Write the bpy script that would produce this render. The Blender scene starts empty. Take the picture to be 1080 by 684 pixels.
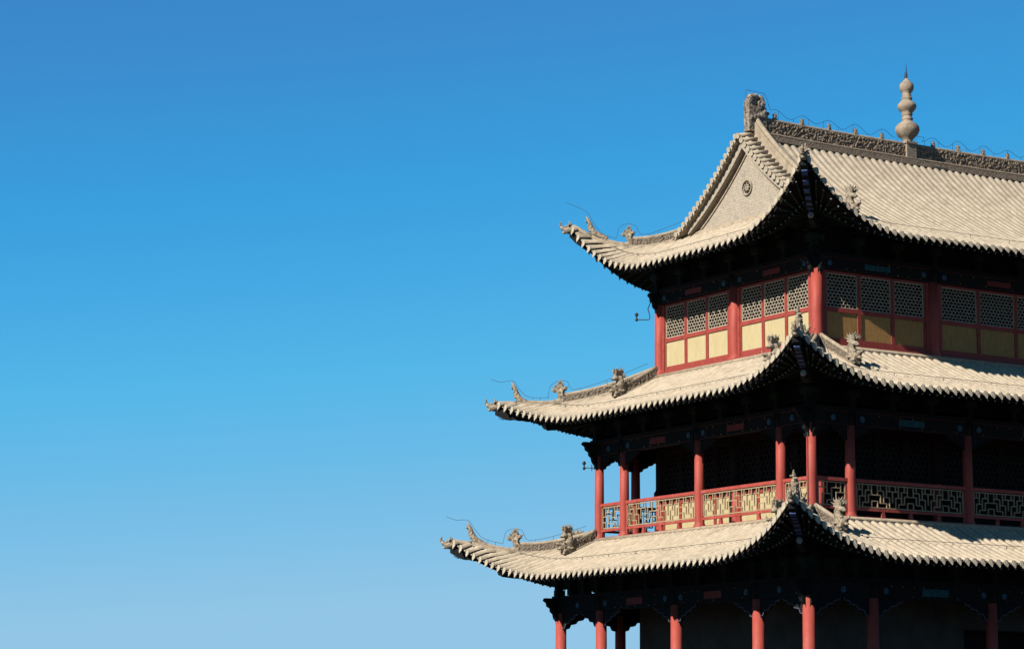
import bpy, bmesh, math, random
from mathutils import Vector, Matrix, noise
random.seed(7)
scene = bpy.context.scene
PI = math.pi
# ------------------------------------------------------------------ camera
def setup_camera():
    f, pitch, roll, yaw = 2711.7, math.radians(9.291), math.radians(0.289), math.radians(32.0)
    a = PI/2 - yaw
    fw = Vector((math.cos(a)*math.cos(pitch), math.sin(a)*math.cos(pitch), math.sin(pitch)))
    r = Vector((math.sin(a), -math.cos(a), 0)); u = r.cross(fw)
    c, s = math.cos(roll), math.sin(roll)
    r2 = c*r + s*u; u2 = -s*r + c*u
    cd = bpy.data.cameras.new('camera'); co = bpy.data.objects.new('camera', cd)
    scene.collection.objects.link(co)
    m = Matrix((r2, u2, -fw)).transposed().to_4x4(); m.translation = Vector((-40.239, -49.943, 1.085))
    co.matrix_world = m
    cd.sensor_width = 36; cd.lens = f/1080*36; cd.clip_start = .5; cd.clip_end = 6000
    scene.camera = co
setup_camera()
# ------------------------------------------------------------------ light
SUN = Vector((1, .18, -.71)).normalized()
EL = math.asin(-SUN.z); ROT = math.atan2(-SUN.x, -SUN.y)
w = bpy.data.worlds.new("World"); scene.world = w; w.use_nodes = True
nt = w.node_tree; bg = nt.nodes['Background']
sky = nt.nodes.new('ShaderNodeTexSky'); sky.sky_type = 'NISHITA'; sky.sun_disc = False
sky.sun_elevation = EL; sky.sun_rotation = ROT
sky.altitude = 1700; sky.air_density = 1.0; sky.dust_density = 0.3; sky.ozone_density = 3.0
hs = nt.nodes.new('ShaderNodeHueSaturation'); hs.inputs['Saturation'].default_value = 1.15
nt.links.new(sky.outputs[0], hs.inputs['Color'])
EXPO = 2**1.15
SKY = .09                                   # per-channel response of the clear high-desert sky
sp = nt.nodes.new('ShaderNodeSeparateColor'); nt.links.new(hs.outputs[0], sp.inputs[0])
ml = nt.nodes.new('ShaderNodeMath'); ml.operation = 'MULTIPLY'; ml.inputs[1].default_value = SKY; nt.links.new(sp.outputs[1], ml.inputs[0])
rp_ = nt.nodes.new('ShaderNodeValToRGB'); nt.links.new(ml.outputs[0], rp_.inputs[0]); el = rp_.color_ramp.elements
for i, (q, c) in enumerate(((.08, (.030, .13, .38)), (.195, (.045, .251, .600)), (.251, (.043, .345, .730)), (.352, (.090, .468, .805)), (.617, (.290, .562, .790)))):
    e = el[i] if i < 2 else el.new(q)
    e.position = q; e.color = (*c, 1)
nt.links.new(rp_.outputs[0], bg.inputs[0]); bg.inputs[1].default_value = 1/EXPO     # the graded colours already hold the sky strength
sl = bpy.data.lights.new('sun', 'SUN'); sl.energy = 5.0; sl.angle = math.radians(.5); sl.color = (1, .95, .87)
so = bpy.data.objects.new('sun', sl); scene.collection.objects.link(so)
so.rotation_euler = SUN.to_track_quat('-Z', 'Y').to_euler(); so.location = (-60, -10, 60)
scene.view_settings.view_transform = 'Standard'; scene.view_settings.look = 'None'
scene.view_settings.exposure = 1.15; scene.view_settings.gamma = 1; scene.view_settings.use_curve_mapping = False
scene.render.resolution_x = 1024; scene.render.resolution_y = 648
scene.render.engine = 'CYCLES'
scene.cycles.max_bounces = 6; scene.cycles.diffuse_bounces = 1

# ------------------------------------------------------------------ materials
def mat(name, col, col2=None, scale=3., rough=.85, bump=0., bscale=30., lo=.35, hi=.65, stain=None, stscale=1.2, metal=0., stretch=None, cells=0, brick=False, peel=None):
    K = .46; col = tuple(c*K for c in col); col2 = col2 and tuple(c*K for c in col2); stain = stain and tuple(c*K for c in stain)
    m = bpy.data.materials.new(name); m.use_nodes = True; t = m.node_tree; b = t.nodes['Principled BSDF']
    b.inputs['Roughness'].default_value = rough; b.inputs['Metallic'].default_value = metal
    b.inputs['Specular IOR Level'].default_value = .12
    tc = t.nodes.new('ShaderNodeTexCoord'); out = tc.outputs['Object']
    if stretch:
        mp = t.nodes.new('ShaderNodeMapping'); mp.inputs['Scale'].default_value = stretch
        t.links.new(out, mp.inputs[0]); vec = mp.outputs[0]
    else: vec = out
    cur = None
    if col2:
        n = t.nodes.new('ShaderNodeTexNoise'); n.inputs['Scale'].default_value = scale; n.inputs['Detail'].default_value = 8; n.inputs['Roughness'].default_value = .65
        t.links.new(vec, n.inputs['Vector'])
        r = t.nodes.new('ShaderNodeValToRGB'); r.color_ramp.elements[0].position = lo; r.color_ramp.elements[1].position = hi
        r.color_ramp.elements[0].color = (*col2, 1); r.color_ramp.elements[1].color = (*col, 1)
        t.links.new(n.outputs[0], r.inputs[0]); cur = r.outputs[0]
        if stain:
            n2 = t.nodes.new('ShaderNodeTexNoise'); n2.inputs['Scale'].default_value = stscale; n2.inputs['Detail'].default_value = 10; n2.inputs['Roughness'].default_value = .75
            t.links.new(vec, n2.inputs['Vector'])
            r2 = t.nodes.new('ShaderNodeValToRGB'); r2.color_ramp.elements[0].position = .52; r2.color_ramp.elements[1].position = .72
            r2.color_ramp.elements[0].color = (0, 0, 0, 1); r2.color_ramp.elements[1].color = (1, 1, 1, 1)
            mx = t.nodes.new('ShaderNodeMix'); mx.data_type = 'RGBA'
            t.links.new(n2.outputs[0], r2.inputs[0]); t.links.new(r2.outputs[0], mx.inputs[0])
            t.links.new(cur, mx.inputs[6]); mx.inputs[7].default_value = (*stain, 1); cur = mx.outputs[2]
        if cells:
            vo = t.nodes.new('ShaderNodeTexVoronoi'); vo.inputs['Scale'].default_value = cells; t.links.new(out, vo.inputs['Vector'])
            s1 = t.nodes.new('ShaderNodeSeparateColor'); t.links.new(vo.outputs['Color'], s1.inputs[0])
            mr = t.nodes.new('ShaderNodeMapRange'); mr.inputs[3].default_value = .90; mr.inputs[4].default_value = 1.10; t.links.new(s1.outputs[0], mr.inputs[0])
            h2 = t.nodes.new('ShaderNodeHueSaturation'); t.links.new(mr.outputs[0], h2.inputs['Value']); t.links.new(cur, h2.inputs['Color']); cur = h2.outputs[0]
        if brick:
            cx = t.nodes.new('ShaderNodeSeparateXYZ'); t.links.new(out, cx.inputs[0]); cm = t.nodes.new('ShaderNodeCombineXYZ')
            t.links.new(cx.outputs[1], cm.inputs[0]); t.links.new(cx.outputs[2], cm.inputs[1])
            br = t.nodes.new('ShaderNodeTexBrick'); br.inputs['Scale'].default_value = 1; br.inputs['Brick Width'].default_value = .27; br.inputs['Row Height'].default_value = .075
            br.inputs['Mortar Size'].default_value = .008; br.inputs['Color1'].default_value = (1,1,1,1); br.inputs['Color2'].default_value = (.84,.84,.84,1); br.inputs['Mortar'].default_value = (.55,.55,.55,1)
            t.links.new(cm.outputs[0], br.inputs['Vector']); m2 = t.nodes.new('ShaderNodeMix'); m2.data_type = 'RGBA'; m2.blend_type = 'MULTIPLY'; m2.inputs[0].default_value = .38
            t.links.new(cur, m2.inputs[6]); t.links.new(br.outputs[0], m2.inputs[7]); cur = m2.outputs[2]
        if peel:
            n4 = t.nodes.new('ShaderNodeTexNoise'); n4.inputs['Scale'].default_value = 14; n4.inputs['Detail'].default_value = 9; n4.inputs['Roughness'].default_value = .8; t.links.new(vec, n4.inputs['Vector'])
            r4 = t.nodes.new('ShaderNodeValToRGB'); r4.color_ramp.elements[0].position = .62; r4.color_ramp.elements[1].position = .66; r4.color_ramp.elements[0].color = (0,0,0,1)
            m4 = t.nodes.new('ShaderNodeMix'); m4.data_type = 'RGBA'; m4.inputs[7].default_value = (*peel, 1)
            t.links.new(n4.outputs[0], r4.inputs[0]); t.links.new(r4.outputs[0], m4.inputs[0]); t.links.new(cur, m4.inputs[6]); cur = m4.outputs[2]
        t.links.new(cur, b.inputs['Base Color'])
    else: b.inputs['Base Color'].default_value = (*col, 1)
    if bump:
        n3 = t.nodes.new('ShaderNodeTexNoise'); n3.inputs['Scale'].default_value = bscale; n3.inputs['Detail'].default_value = 6
        t.links.new(out, n3.inputs['Vector'])
        bp = t.nodes.new('ShaderNodeBump'); bp.inputs['Strength'].default_value = bump; bp.inputs['Distance'].default_value = .02
        t.links.new(n3.outputs[0], bp.inputs['Height']); t.links.new(bp.outputs[0], b.inputs['Normal'])
    return m
M = {}
M['tile'] = mat('clay_tile', (.65, .53, .38), (.55, .445, .315), 5, .9, .3, 40, stain=(.40, .315, .215), stscale=2.3, cells=4.5)
M['tile_end'] = mat('clay_tile_end', (.66, .56, .42), (.46, .385, .28), 8, .9, .4, 40)
M['tile_cap'] = mat('dark_tile_cap', (.16, .13, .10), (.08, .065, .05), 9, .9)
M['ridge'] = mat('ridge_clay', (.55, .44, .31), (.38, .30, .21), 7, .9, .7, 45, stain=(.26, .20, .14), stscale=4)
M['finial'] = mat('weathered_finial_clay', (.52, .41, .30), (.30, .235, .17), 4, .85, .5, 30, stain=(.20, .155, .115), stscale=5)
M['brown'] = mat('brown_ridge_clay', (.46, .34, .235), (.32, .235, .16), 7, .9, .6, 40)
M['carved'] = mat('carved_ridge_clay', (.34, .27, .195), (.13, .10, .075), 22, .9, 1., 50, .4, .6)
M['main_carved'] = mat('carved_main_ridge_clay', (.46, .34, .23), (.13, .092, .065), 16, .9, 1., 50, .4, .6)
M['beast'] = mat('glazed_beast_clay', (.50, .41, .29), (.20, .155, .11), 14, .8, .6, 60, .38, .6)
M['beast_dark'] = mat('dark_beast_clay', (.50, .40, .29), (.12, .105, .09), 10, .75, .6, 60, .38, .6)
M['gable'] = mat('gable_brick', (.62, .53, .41), (.44, .37, .28), 16, .92, 1., 28, stain=(.34, .295, .235), stscale=5, brick=True)
M['red'] = mat('faded_red_paint', (.52, .098, .072), (.42, .072, .052), 3.5, .55, .15, 25, stain=(.52, .16, .125), stscale=2.5, stretch=(1, 1, .4), peel=(.30, .10, .08))
M['red2'] = mat('red_frame_paint', (.44, .082, .062), (.33, .058, .042), 6, .6, .15, 30)
M['darkred'] = mat('dark_red_paint', (.085, .022, .019), (.055, .015, .014), 4, .6, .1, 25)
M['plaque'] = mat('red_plaque_paint', (.30, .045, .035), (.18, .03, .025), 9, .6)
M['yellow'] = mat('yellow_panel_paint', (.68, .56, .31), (.58, .465, .245), 5, .7, .15, 20, stain=(.52, .39, .20), stscale=2.5, stretch=(2.5, 2.5, .6))
M['oldlat'] = mat('aged_lattice', (.07, .055, .045), (.03, .024, .02), 12, .8)  # gallery lattice with the shade under the eaves put into its colour
M['oldred'] = mat('aged_timber', (.05, .018, .015), (.02, .010, .009), 5, .8)  # dark copy of the red timber, gallery shade put into the colour
M['ochre'] = mat('ochre_panel_paint', (.56, .31, .10), (.42, .22, .07), 5, .7, .15, 20, stretch=(2.5, 2.5, .6))
M['lattice'] = mat('cream_lattice_paint', (.72, .61, .45), (.52, .43, .31), 12, .7)
M['goldlat'] = mat('yellow_lattice_paint', (.54, .40, .23), (.40, .28, .16), 9, .7)
M['dark'] = mat('dark_interior', (.012, .010, .010), None)
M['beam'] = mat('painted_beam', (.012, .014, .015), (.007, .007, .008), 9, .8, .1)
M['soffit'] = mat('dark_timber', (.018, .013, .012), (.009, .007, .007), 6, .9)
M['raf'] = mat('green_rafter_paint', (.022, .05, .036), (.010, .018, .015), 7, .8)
M['dot'] = mat('pale_rafter_dot', (.50, .50, .48), (.2, .21, .21), 9, .8)
M['blue'] = mat('blue_rosette_paint', (.09, .20, .30), (.03, .07, .12), 14, .7)
M['cyan'] = mat('teal_plaque_paint', (.035, .15, .18), (.02, .06, .08), 9, .7)
M['gold'] = mat('gold_dot_paint', (.5, .36, .12), None)
M['bluew'] = mat('blue_white_edge', (.13, .15, .18), (.05, .06, .10), 14, .7)
M['stripe'] = mat('blue_stripe_paint', (.10, .16, .38), (.06, .09, .22), 14, .7)
M['masonry'] = mat('grey_plaster', (.095, .09, .08), (.06, .056, .05), 1.5, .95, .4, 12)
M['stone'] = mat('plinth_stone', (.22, .20, .17), (.15, .135, .115), 3, .9, .3)
M['metal'] = mat('dark_metal', (.06, .055, .05), None, rough=.6, metal=.3)
M['wire'] = mat('wire_metal', (.07, .065, .07), None, rough=.6)
M['brick_ground'] = mat('terrace_brick', (.095, .082, .068), (.06, .052, .045), 1.5, .95, .3, 8)
M['sand'] = mat('desert_ground', (.22, .18, .135), (.15, .125, .095), .05, .95)

# ------------------------------------------------------------------ object helpers
col = scene.collection
def tag(o, label=None, cat=None, group=None, kind=None):
    if label: o['label'] = label
    if cat: o['category'] = cat
    if group: o['group'] = group
    if kind: o['kind'] = kind
def parent(o, p):
    o.parent = p
    if p and p.type == 'EMPTY': o.matrix_parent_inverse = Matrix.Translation(-p.location)
class MB:
    def __init__(s): s.v = []; s.f = []; s.m = []; s.sm = []
    def add(s, vs, fs, mi=0, smooth=False):
        n = len(s.v); s.v += [tuple(x) for x in vs]
        for f in fs: s.f.append(tuple(i+n for i in f)); s.m.append(mi); s.sm.append(smooth)
    def hexa(s, p, mi=0):
        s.add(p, [(0,1,2,3),(7,6,5,4),(0,4,5,1),(1,5,6,2),(2,6,7,3),(3,7,4,0)], mi)
    def box(s, x0, x1, y0, y1, z0, z1, mi=0):
        s.hexa([(x0,y0,z0),(x1,y0,z0),(x1,y1,z0),(x0,y1,z0),(x0,y0,z1),(x1,y0,z1),(x1,y1,z1),(x0,y1,z1)], mi)
    def lbox(s, sd, u0, u1, o0, o1, z0, z1, mi=0):
        s.hexa([P(sd,a,b,c) for a,b,c in ((u0,o0,z0),(u1,o0,z0),(u1,o1,z0),(u0,o1,z0),(u0,o0,z1),(u1,o0,z1),(u1,o1,z1),(u0,o1,z1))], mi)
    def lprism(s, sd, pts, o0, o1, mi=0):       # polygon in (u, z), thickness in o
        n = len(pts)
        vs = [P(sd,u,o0,z) for u,z in pts] + [P(sd,u,o1,z) for u,z in pts]
        s.add(vs, [tuple(range(n)), tuple(range(2*n-1, n-1, -1))] + [(i,(i+1)%n,n+(i+1)%n,n+i) for i in range(n)], mi)
    def bar(s, sd, a, b, o, wd, th, mi=0):       # flat bar in plane of side between (u,z) points
        d = Vector((b[0]-a[0], b[1]-a[1])); 
        if d.length < 1e-4: return
        n = Vector((-d.y, d.x)).normalized()*wd/2
        s.lprism(sd, [(a[0]+n.x,a[1]+n.y),(b[0]+n.x,b[1]+n.y),(b[0]-n.x,b[1]-n.y),(a[0]-n.x,a[1]-n.y)], o-th/2, o+th/2, mi)
    def tube(s, pts, r, n=8, mi=0, smooth=True, cap=True):
        pts = [Vector(p) for p in pts]; k = len(pts)
        rr = r if isinstance(r, (list, tuple)) else [r]*k
        vs = []; up = None
        for i, p in enumerate(pts):
            t = (pts[min(i+1,k-1)] - pts[max(i-1,0)]).normalized()
            if up is None: up = Vector((0,0,1)) if abs(t.z) < .9 else Vector((1,0,0))
            x = up.cross(t).normalized(); y = t.cross(x); up = y
            for j in range(n):
                a = 2*PI*j/n + PI/n; vs.append(p + (x*math.cos(a) + y*math.sin(a))*rr[i])
        fs = [(i*n+j, i*n+(j+1)%n, (i+1)*n+(j+1)%n, (i+1)*n+j) for i in range(k-1) for j in range(n)]
        s.add(vs, fs, mi, smooth)
        if cap: s.add(vs[:n], [tuple(range(n))[::-1]], mi); s.add(vs[-n:], [tuple(range(n))], mi)
    def lathe(s, c, prof, n=24, mi=0):
        vs = [(c[0]+r*math.cos(2*PI*j/n), c[1]+r*math.sin(2*PI*j/n), c[2]+z) for r, z in prof for j in range(n)]
        s.add(vs, [(i*n+j, i*n+(j+1)%n, (i+1)*n+(j+1)%n, (i+1)*n+j) for i in range(len(prof)-1) for j in range(n)], mi, True)
    def disc(s, sd, u, z, o, r, th, n=14, mi=0):
        s.lprism(sd, [(u+r*math.cos(2*PI*j/n), z+r*math.sin(2*PI*j/n)) for j in range(n)], o, o+th, mi)
    def ell(s, c, r, rot=None, n=10, mi=0):
        vs = []; 
        for i in range(n+1):
            th = PI*i/n
            for j in range(2*n):
                ph = PI*j/n
                v = Vector((r[0]*math.sin(th)*math.cos(ph), r[1]*math.sin(th)*math.sin(ph), r[2]*math.cos(th)))
                if rot: v = rot @ v
                vs.append(Vector(c)+v)
        m = 2*n
        s.add(vs, [(i*m+j, i*m+(j+1)%m, (i+1)*m+(j+1)%m, (i+1)*m+j) for i in range(n) for j in range(m)], mi, True)
    def build(s, name, mats, par=None, recalc=True):
        me = bpy.data.meshes.new(name); me.from_pydata(s.v, [], s.f)
        for m in (mats if isinstance(mats, (list, tuple)) else [mats]): me.materials.append(M[m])
        me.polygons.foreach_set('material_index', s.m); me.polygons.foreach_set('use_smooth', s.sm)
        bm = bmesh.new(); bm.from_mesh(me)
        bmesh.ops.remove_doubles(bm, verts=bm.verts, dist=1e-5)
        if recalc: bmesh.ops.recalc_face_normals(bm, faces=bm.faces)
        bm.to_mesh(me); bm.free()
        o = bpy.data.objects.new(name, me); col.objects.link(o)
        if par: parent(o, par)
        return o
def copy(o, par, loc=None, rz=None):
    c = o.copy(); col.objects.link(c); c.parent = None; parent(c, par)
    if loc is not None: c.location = loc
    if rz is not None: c.rotation_euler = (0, 0, rz)
    return c

# ------------------------------------------------------------------ dimensions
B = 3.4; LY = 6.8; BX = 3.805; LX = 12.08
G1, G2 = 1.95, 1.2
GZ = -.55
def P(sd, u, o, z):
    return ((-o, u, z), (u, -o, z), (LX+o, u, z), (u, LY+o, z))[sd]
def SL(sd): return LY if sd in (0, 2) else LX
def bays(sd, g):
    inner = [0, B, 2*B] if sd in (0, 2) else [0, BX, LX-BX, LX]
    return ([-g] if g else []) + inner + ([inner[-1]+g] if g else [])
LV = {
 1: dict(em=3.60, zm=5.50, ec=4.12, zc=6.60, Lc=4.2, pw=2.3, qw=2.2, otop=1.30, D=2.3, c=G1, dz=(.10,.05,0,0), a=.40, b2=.0237, b3=0),
 2: dict(em=2.88, zm=9.70, ec=3.24, zc=10.46, Lc=3.6, pw=2.6, qw=2.1, otop=.12, D=2.7, c=G2, dz=(.24,.05,-.08,0), a=.375, b2=.030, b3=0),
 3: dict(em=1.65, zm=13.74, ec=1.76, zc=15.16, Lc=3.6, pw=1.6, qw=2.4, otop=-.45, D=2.2, c=0., dz=(.22,.1,.13,.1), a=.47, b2=0, b3=.0082),
}
RX = .15       # where the upper main slope starts
def fprof(L, d): return L['a']*d + L['b2']*d*abs(d) + L['b3']*d**3
def tt(L, sd, u):
    s = min(u, SL(sd)-u) + L['ec']; return min(1, max(0, 1 - s/L['Lc']))
def eo(L, sd, u): return L['em'] + (L['ec']-L['em'])*tt(L, sd, u)**L['pw']
def corner_id(sd, u):
    lo = u < SL(sd)/2
    return ((0 if lo else 2), (0 if lo else 1), (1 if lo else 3), (2 if lo else 3))[sd]
def zs(L, sd, u, o):
    d = L['em'] - o; t = tt(L, sd, u)
    lift = (L['zc'] + L['dz'][corner_id(sd, u)] - L['zm'] - fprof(L, L['em']-L['ec']))*t**L['qw']
    fall = min(1, max(0, 1 - d/L['D']))**.85 if d > 0 else 1
    return L['zm'] + fprof(L, d) + lift*fall
def oin(L, lev, sd, u):
    s = min(u, SL(sd)-u)
    if lev == 3 and sd in (1, 3) and s > RX: return -B
    return max(L['otop'], -s)

# ------------------------------------------------------------------ ground
g = MB(); g.add([(-2500,-2500,GZ-.01),(2500,-2500,GZ-.01),(2500,2500,GZ-.01),(-2500,2500,GZ-.01)], [(0,1,2,3)])
tag(g.build('ground', 'sand'), kind='structure')
g = MB(); g.add([(-60,-70,GZ),(60,-70,GZ),(60,60,GZ),(-60,60,GZ)], [(0,1,2,3)])
tag(g.build('pavement', 'brick_ground'), kind='structure')

# ------------------------------------------------------------------ tower
tower = bpy.data.objects.new('pavilion_tower', None); tower.location = (LX/2, LY/2, GZ); col.objects.link(tower)
tag(tower, 'three storey red timber gate tower with upturned pale clay tile roofs', 'tower')
m = MB(); m.box(-3.0, LX+3.0, -3.0, LY+3.0, GZ, -.25)
m.build('plinth', 'stone', tower)

# ---- columns
def column(r, h, n=24, mt='red'):
    m = MB(); m.lathe((0,0,0), [(0,0),(r*1.35,0),(r*1.4,.08),(r*1.02,.16),(r,.2),(r,h*.45),(r*.93,h),(0,h)], n)
    return m.build('column', mt, tower)
def grid_pts(g):
    pts = []
    for sd in (0, 2):
        for u in bays(sd, g): pts.append(P(sd, u, g, 0))
    for sd in (1, 3):
        for u in bays(sd, g)[1:-1]: pts.append(P(sd, u, g, 0))
    return pts
for g_, r, z0, z1 in ((G1, .155, -.25, 4.62), (G2, .128, 6.56, 8.86), (0, .155, 11.0, 12.98), (0, .14, 6.5, 7.75), (0, .139, 7.75, 9.5)):
    c0 = None
    pts = grid_pts(g_)
    if g_ == 0: pts = list({(round(x,4), round(y,4)) for x, y, z in pts}); pts = sorted(pts); pts = [(x, y, 0) for x, y in pts]
    for i, (x, y, _) in enumerate(pts):
        if c0 is None: c0 = column(r, z1-z0, mt='oldred' if r == .139 else 'red'); c = c0  # upper body columns take the dark copy, eave shade painted in
        else: c = copy(c0, tower)
        c.location = (x, y, z0)
        if r in (.155, .128):
            k = MB(); zt = {(G1, .155): 4.994, (G2, .128): 9.214, (0, .155): 13.314}[(g_, r)]; q = r*.86
            k.lathe((x, y, 0), [(0, z1), (r*.97, z1), (r*.97, zt), (0, zt)], 16); k.build('column_head', 'beam', tower)

# ---- body walls
m = MB(); W1 = .42
for sd in range(4):
    L_ = SL(sd); 
    if sd == 1 or sd == 3:
        d0, d1 = BX+.45, LX-BX-.45
        m.lbox(sd, -W1, d0, -.2, W1, -.25, 5.9); m.lbox(sd, d1, L_+W1, -.2, W1, -.25, 5.9)
        m.lbox(sd, d0, d1, -.2, W1, 4.05, 5.9)
    else: m.lbox(sd, .2, L_-.2, -.2, W1, -.25, 5.9)
m.build('ground_floor_wall', 'masonry', tower)
m = MB()
m.box(.35, LX-.35, .35, LY-.35, -.2, 5.5); m.box(.3, LX-.3, .3, LY-.3, 6.5, 9.6); m.box(.2, LX-.2, .2, LY-.2, 11, 14.2)
m.build('interior_core', 'dark', tower)
m = MB(); m.box(-G1+.1, LX+G1-.1, -G1+.1, LY+G1-.1, 5.78, 5.86)
m.box(-G2, LX+G2, -G2, LY+G2, 9.3, 9.4)
m.build('gallery_ceiling', 'soffit', tower)
m = MB()
m.box(-G2-.17, LX+G2+.17, -G2-.17, LY+G2+.17, 6.42, 6.58)
m.build('gallery_floor', 'darkred', tower)
m = MB()
for sd in range(4):
    m.lbox(sd, -.2, SL(sd)+.2, -.1, .14 if sd%2 else .145, 10.86, 11.10)
m.build('top_sill', 'red2', tower)

# ---- lattice door leaves (top storey and gallery storey)
def leaf(name, sd, u0, u1, z0, zmid0, zmid1, z1, o, pitch, shade=False, bw=.0145):
    fr = MB(); st = .052; bt = .09 if shade else .15
    ou = 1 if shade else 0  # gallery leaves turn dark above the middle rail: eave shade as colour
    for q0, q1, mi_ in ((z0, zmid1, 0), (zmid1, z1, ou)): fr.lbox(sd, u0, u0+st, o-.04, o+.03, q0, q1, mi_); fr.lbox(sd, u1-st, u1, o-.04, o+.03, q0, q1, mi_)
    fr.lbox(sd, u0+st, u1-st, o-.038, o+.028, z0, z0+bt); fr.lbox(sd, u0+st, u1-st, o-.038, o+.032, zmid0, zmid1)
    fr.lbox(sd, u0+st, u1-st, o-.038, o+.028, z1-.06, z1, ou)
    f = fr.build(name, ['oldred' if shade and sd in (1, 3) else 'red2', 'oldred'], tower)
    pn = MB(); pn.lbox(sd, u0+st, u1-st, o-.03, o+.004, z0+bt, zmid0); pn.build('panel', ('oldred' if shade else 'ochre') if sd in (1, 3) else 'yellow', f)  # gallery frames and panels on the long sides have shade painted in
    lt = MB(); a, b_, c, d = u0+st+.012, u1-st-.012, zmid1+.012, z1-.072
    for q in ((a,c,b_,c),(a,d,b_,d),(a,c,a,d),(b_,c,b_,d)): lt.bar(sd, q[:2], q[2:], o, .022, .03)
    # three direction mesh
    p = pitch
    def clip(x0, z0_, dx, dz):
        t0, t1 = -9, 9
        for (q, dd, lo, hi) in ((x0,dx,a,b_),(z0_,dz,c,d)):
            if abs(dd) < 1e-6:
                if not lo <= q <= hi: return None
                continue
            k0, k1 = (lo-q)/dd, (hi-q)/dd
            if k0 > k1: k0, k1 = k1, k0
            t0, t1 = max(t0,k0), min(t1,k1)
        if t1 - t0 < .02: return None
        return (x0+dx*t0, z0_+dz*t0), (x0+dx*t1, z0_+dz*t1)
    if not shade:
        rh, cwid = .086, .120; nr_ = int(round((d-c)/rh)); rh = (d-c)/nr_; nc_ = max(2, int(round((b_-a)/cwid))); cwid = (b_-a)/nc_
        for i_ in range(nr_):
            z_ = c+rh*i_
            if i_: lt.bar(sd, (a, z_), (b_, z_), o, bw, .018)
            for j_ in range(nc_+1):
                x_ = a+cwid*(j_+(.5 if i_%2 else 0))+random.uniform(-.004, .004); sk = .016*(1 if (i_+j_)%2 else -1)
                if a+.02 < x_ < b_-.02: lt.bar(sd, (x_-sk, z_), (x_+sk, z_+rh), o, bw, .016)
    for ang in (0, 60, 120) if shade else ():
        dx, dz = math.cos(math.radians(ang)), math.sin(math.radians(ang)); nx, nz = -dz, dx
        for k in range(-14, 15):
            q = clip((a+b_)/2+nx*(k+.5)*p, (c+d)/2+nz*(k+.5)*p, dx, dz)
            if q: lt.bar(sd, q[0], q[1], o, bw, .016+.002*(ang//60))
    lt.build('lattice', 'oldlat' if shade else 'lattice', f)
    bk = MB(); bk.lbox(sd, u0+st, u1-st, o-.11, o-.09, zmid1, z1); bk.build('backing', 'dark', f)
for sd in range(4):
    bs = bays(sd, 0)
    for i in range(len(bs)-1):
        a, b_ = bs[i]+.15, bs[i+1]-.15
        for (x0, x1) in ((a, a+.1), (b_-.1, b_)):
            jm = MB(); jm.lbox(sd, x0, x1, -.05, .05, 11.1, 12.96); jm.build('door_jamb', 'red2', tower)
        a += .1; b_ -= .1; n = 3; wd = (b_-a)/n
        for k in range(n): leaf('lattice_door', sd, a+k*wd+.004, a+(k+1)*wd-.004, 11.10, 11.92, 12.03, 12.96, 0, .116, False, .0125)
        # gallery storey doors behind the railing
        a, b_ = bs[i]+.15, bs[i+1]-.15
        n = 4; wd = (b_-a)/n
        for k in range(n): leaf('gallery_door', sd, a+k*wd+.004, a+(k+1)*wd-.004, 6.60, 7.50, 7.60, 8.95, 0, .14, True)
        tr = MB(); tr.lbox(sd, a, b_, -.06, .05, 8.95, 9.3); tr.build('door_lintel', 'oldred', tower)  # lintel in the same painted shade as the upper doors

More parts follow.
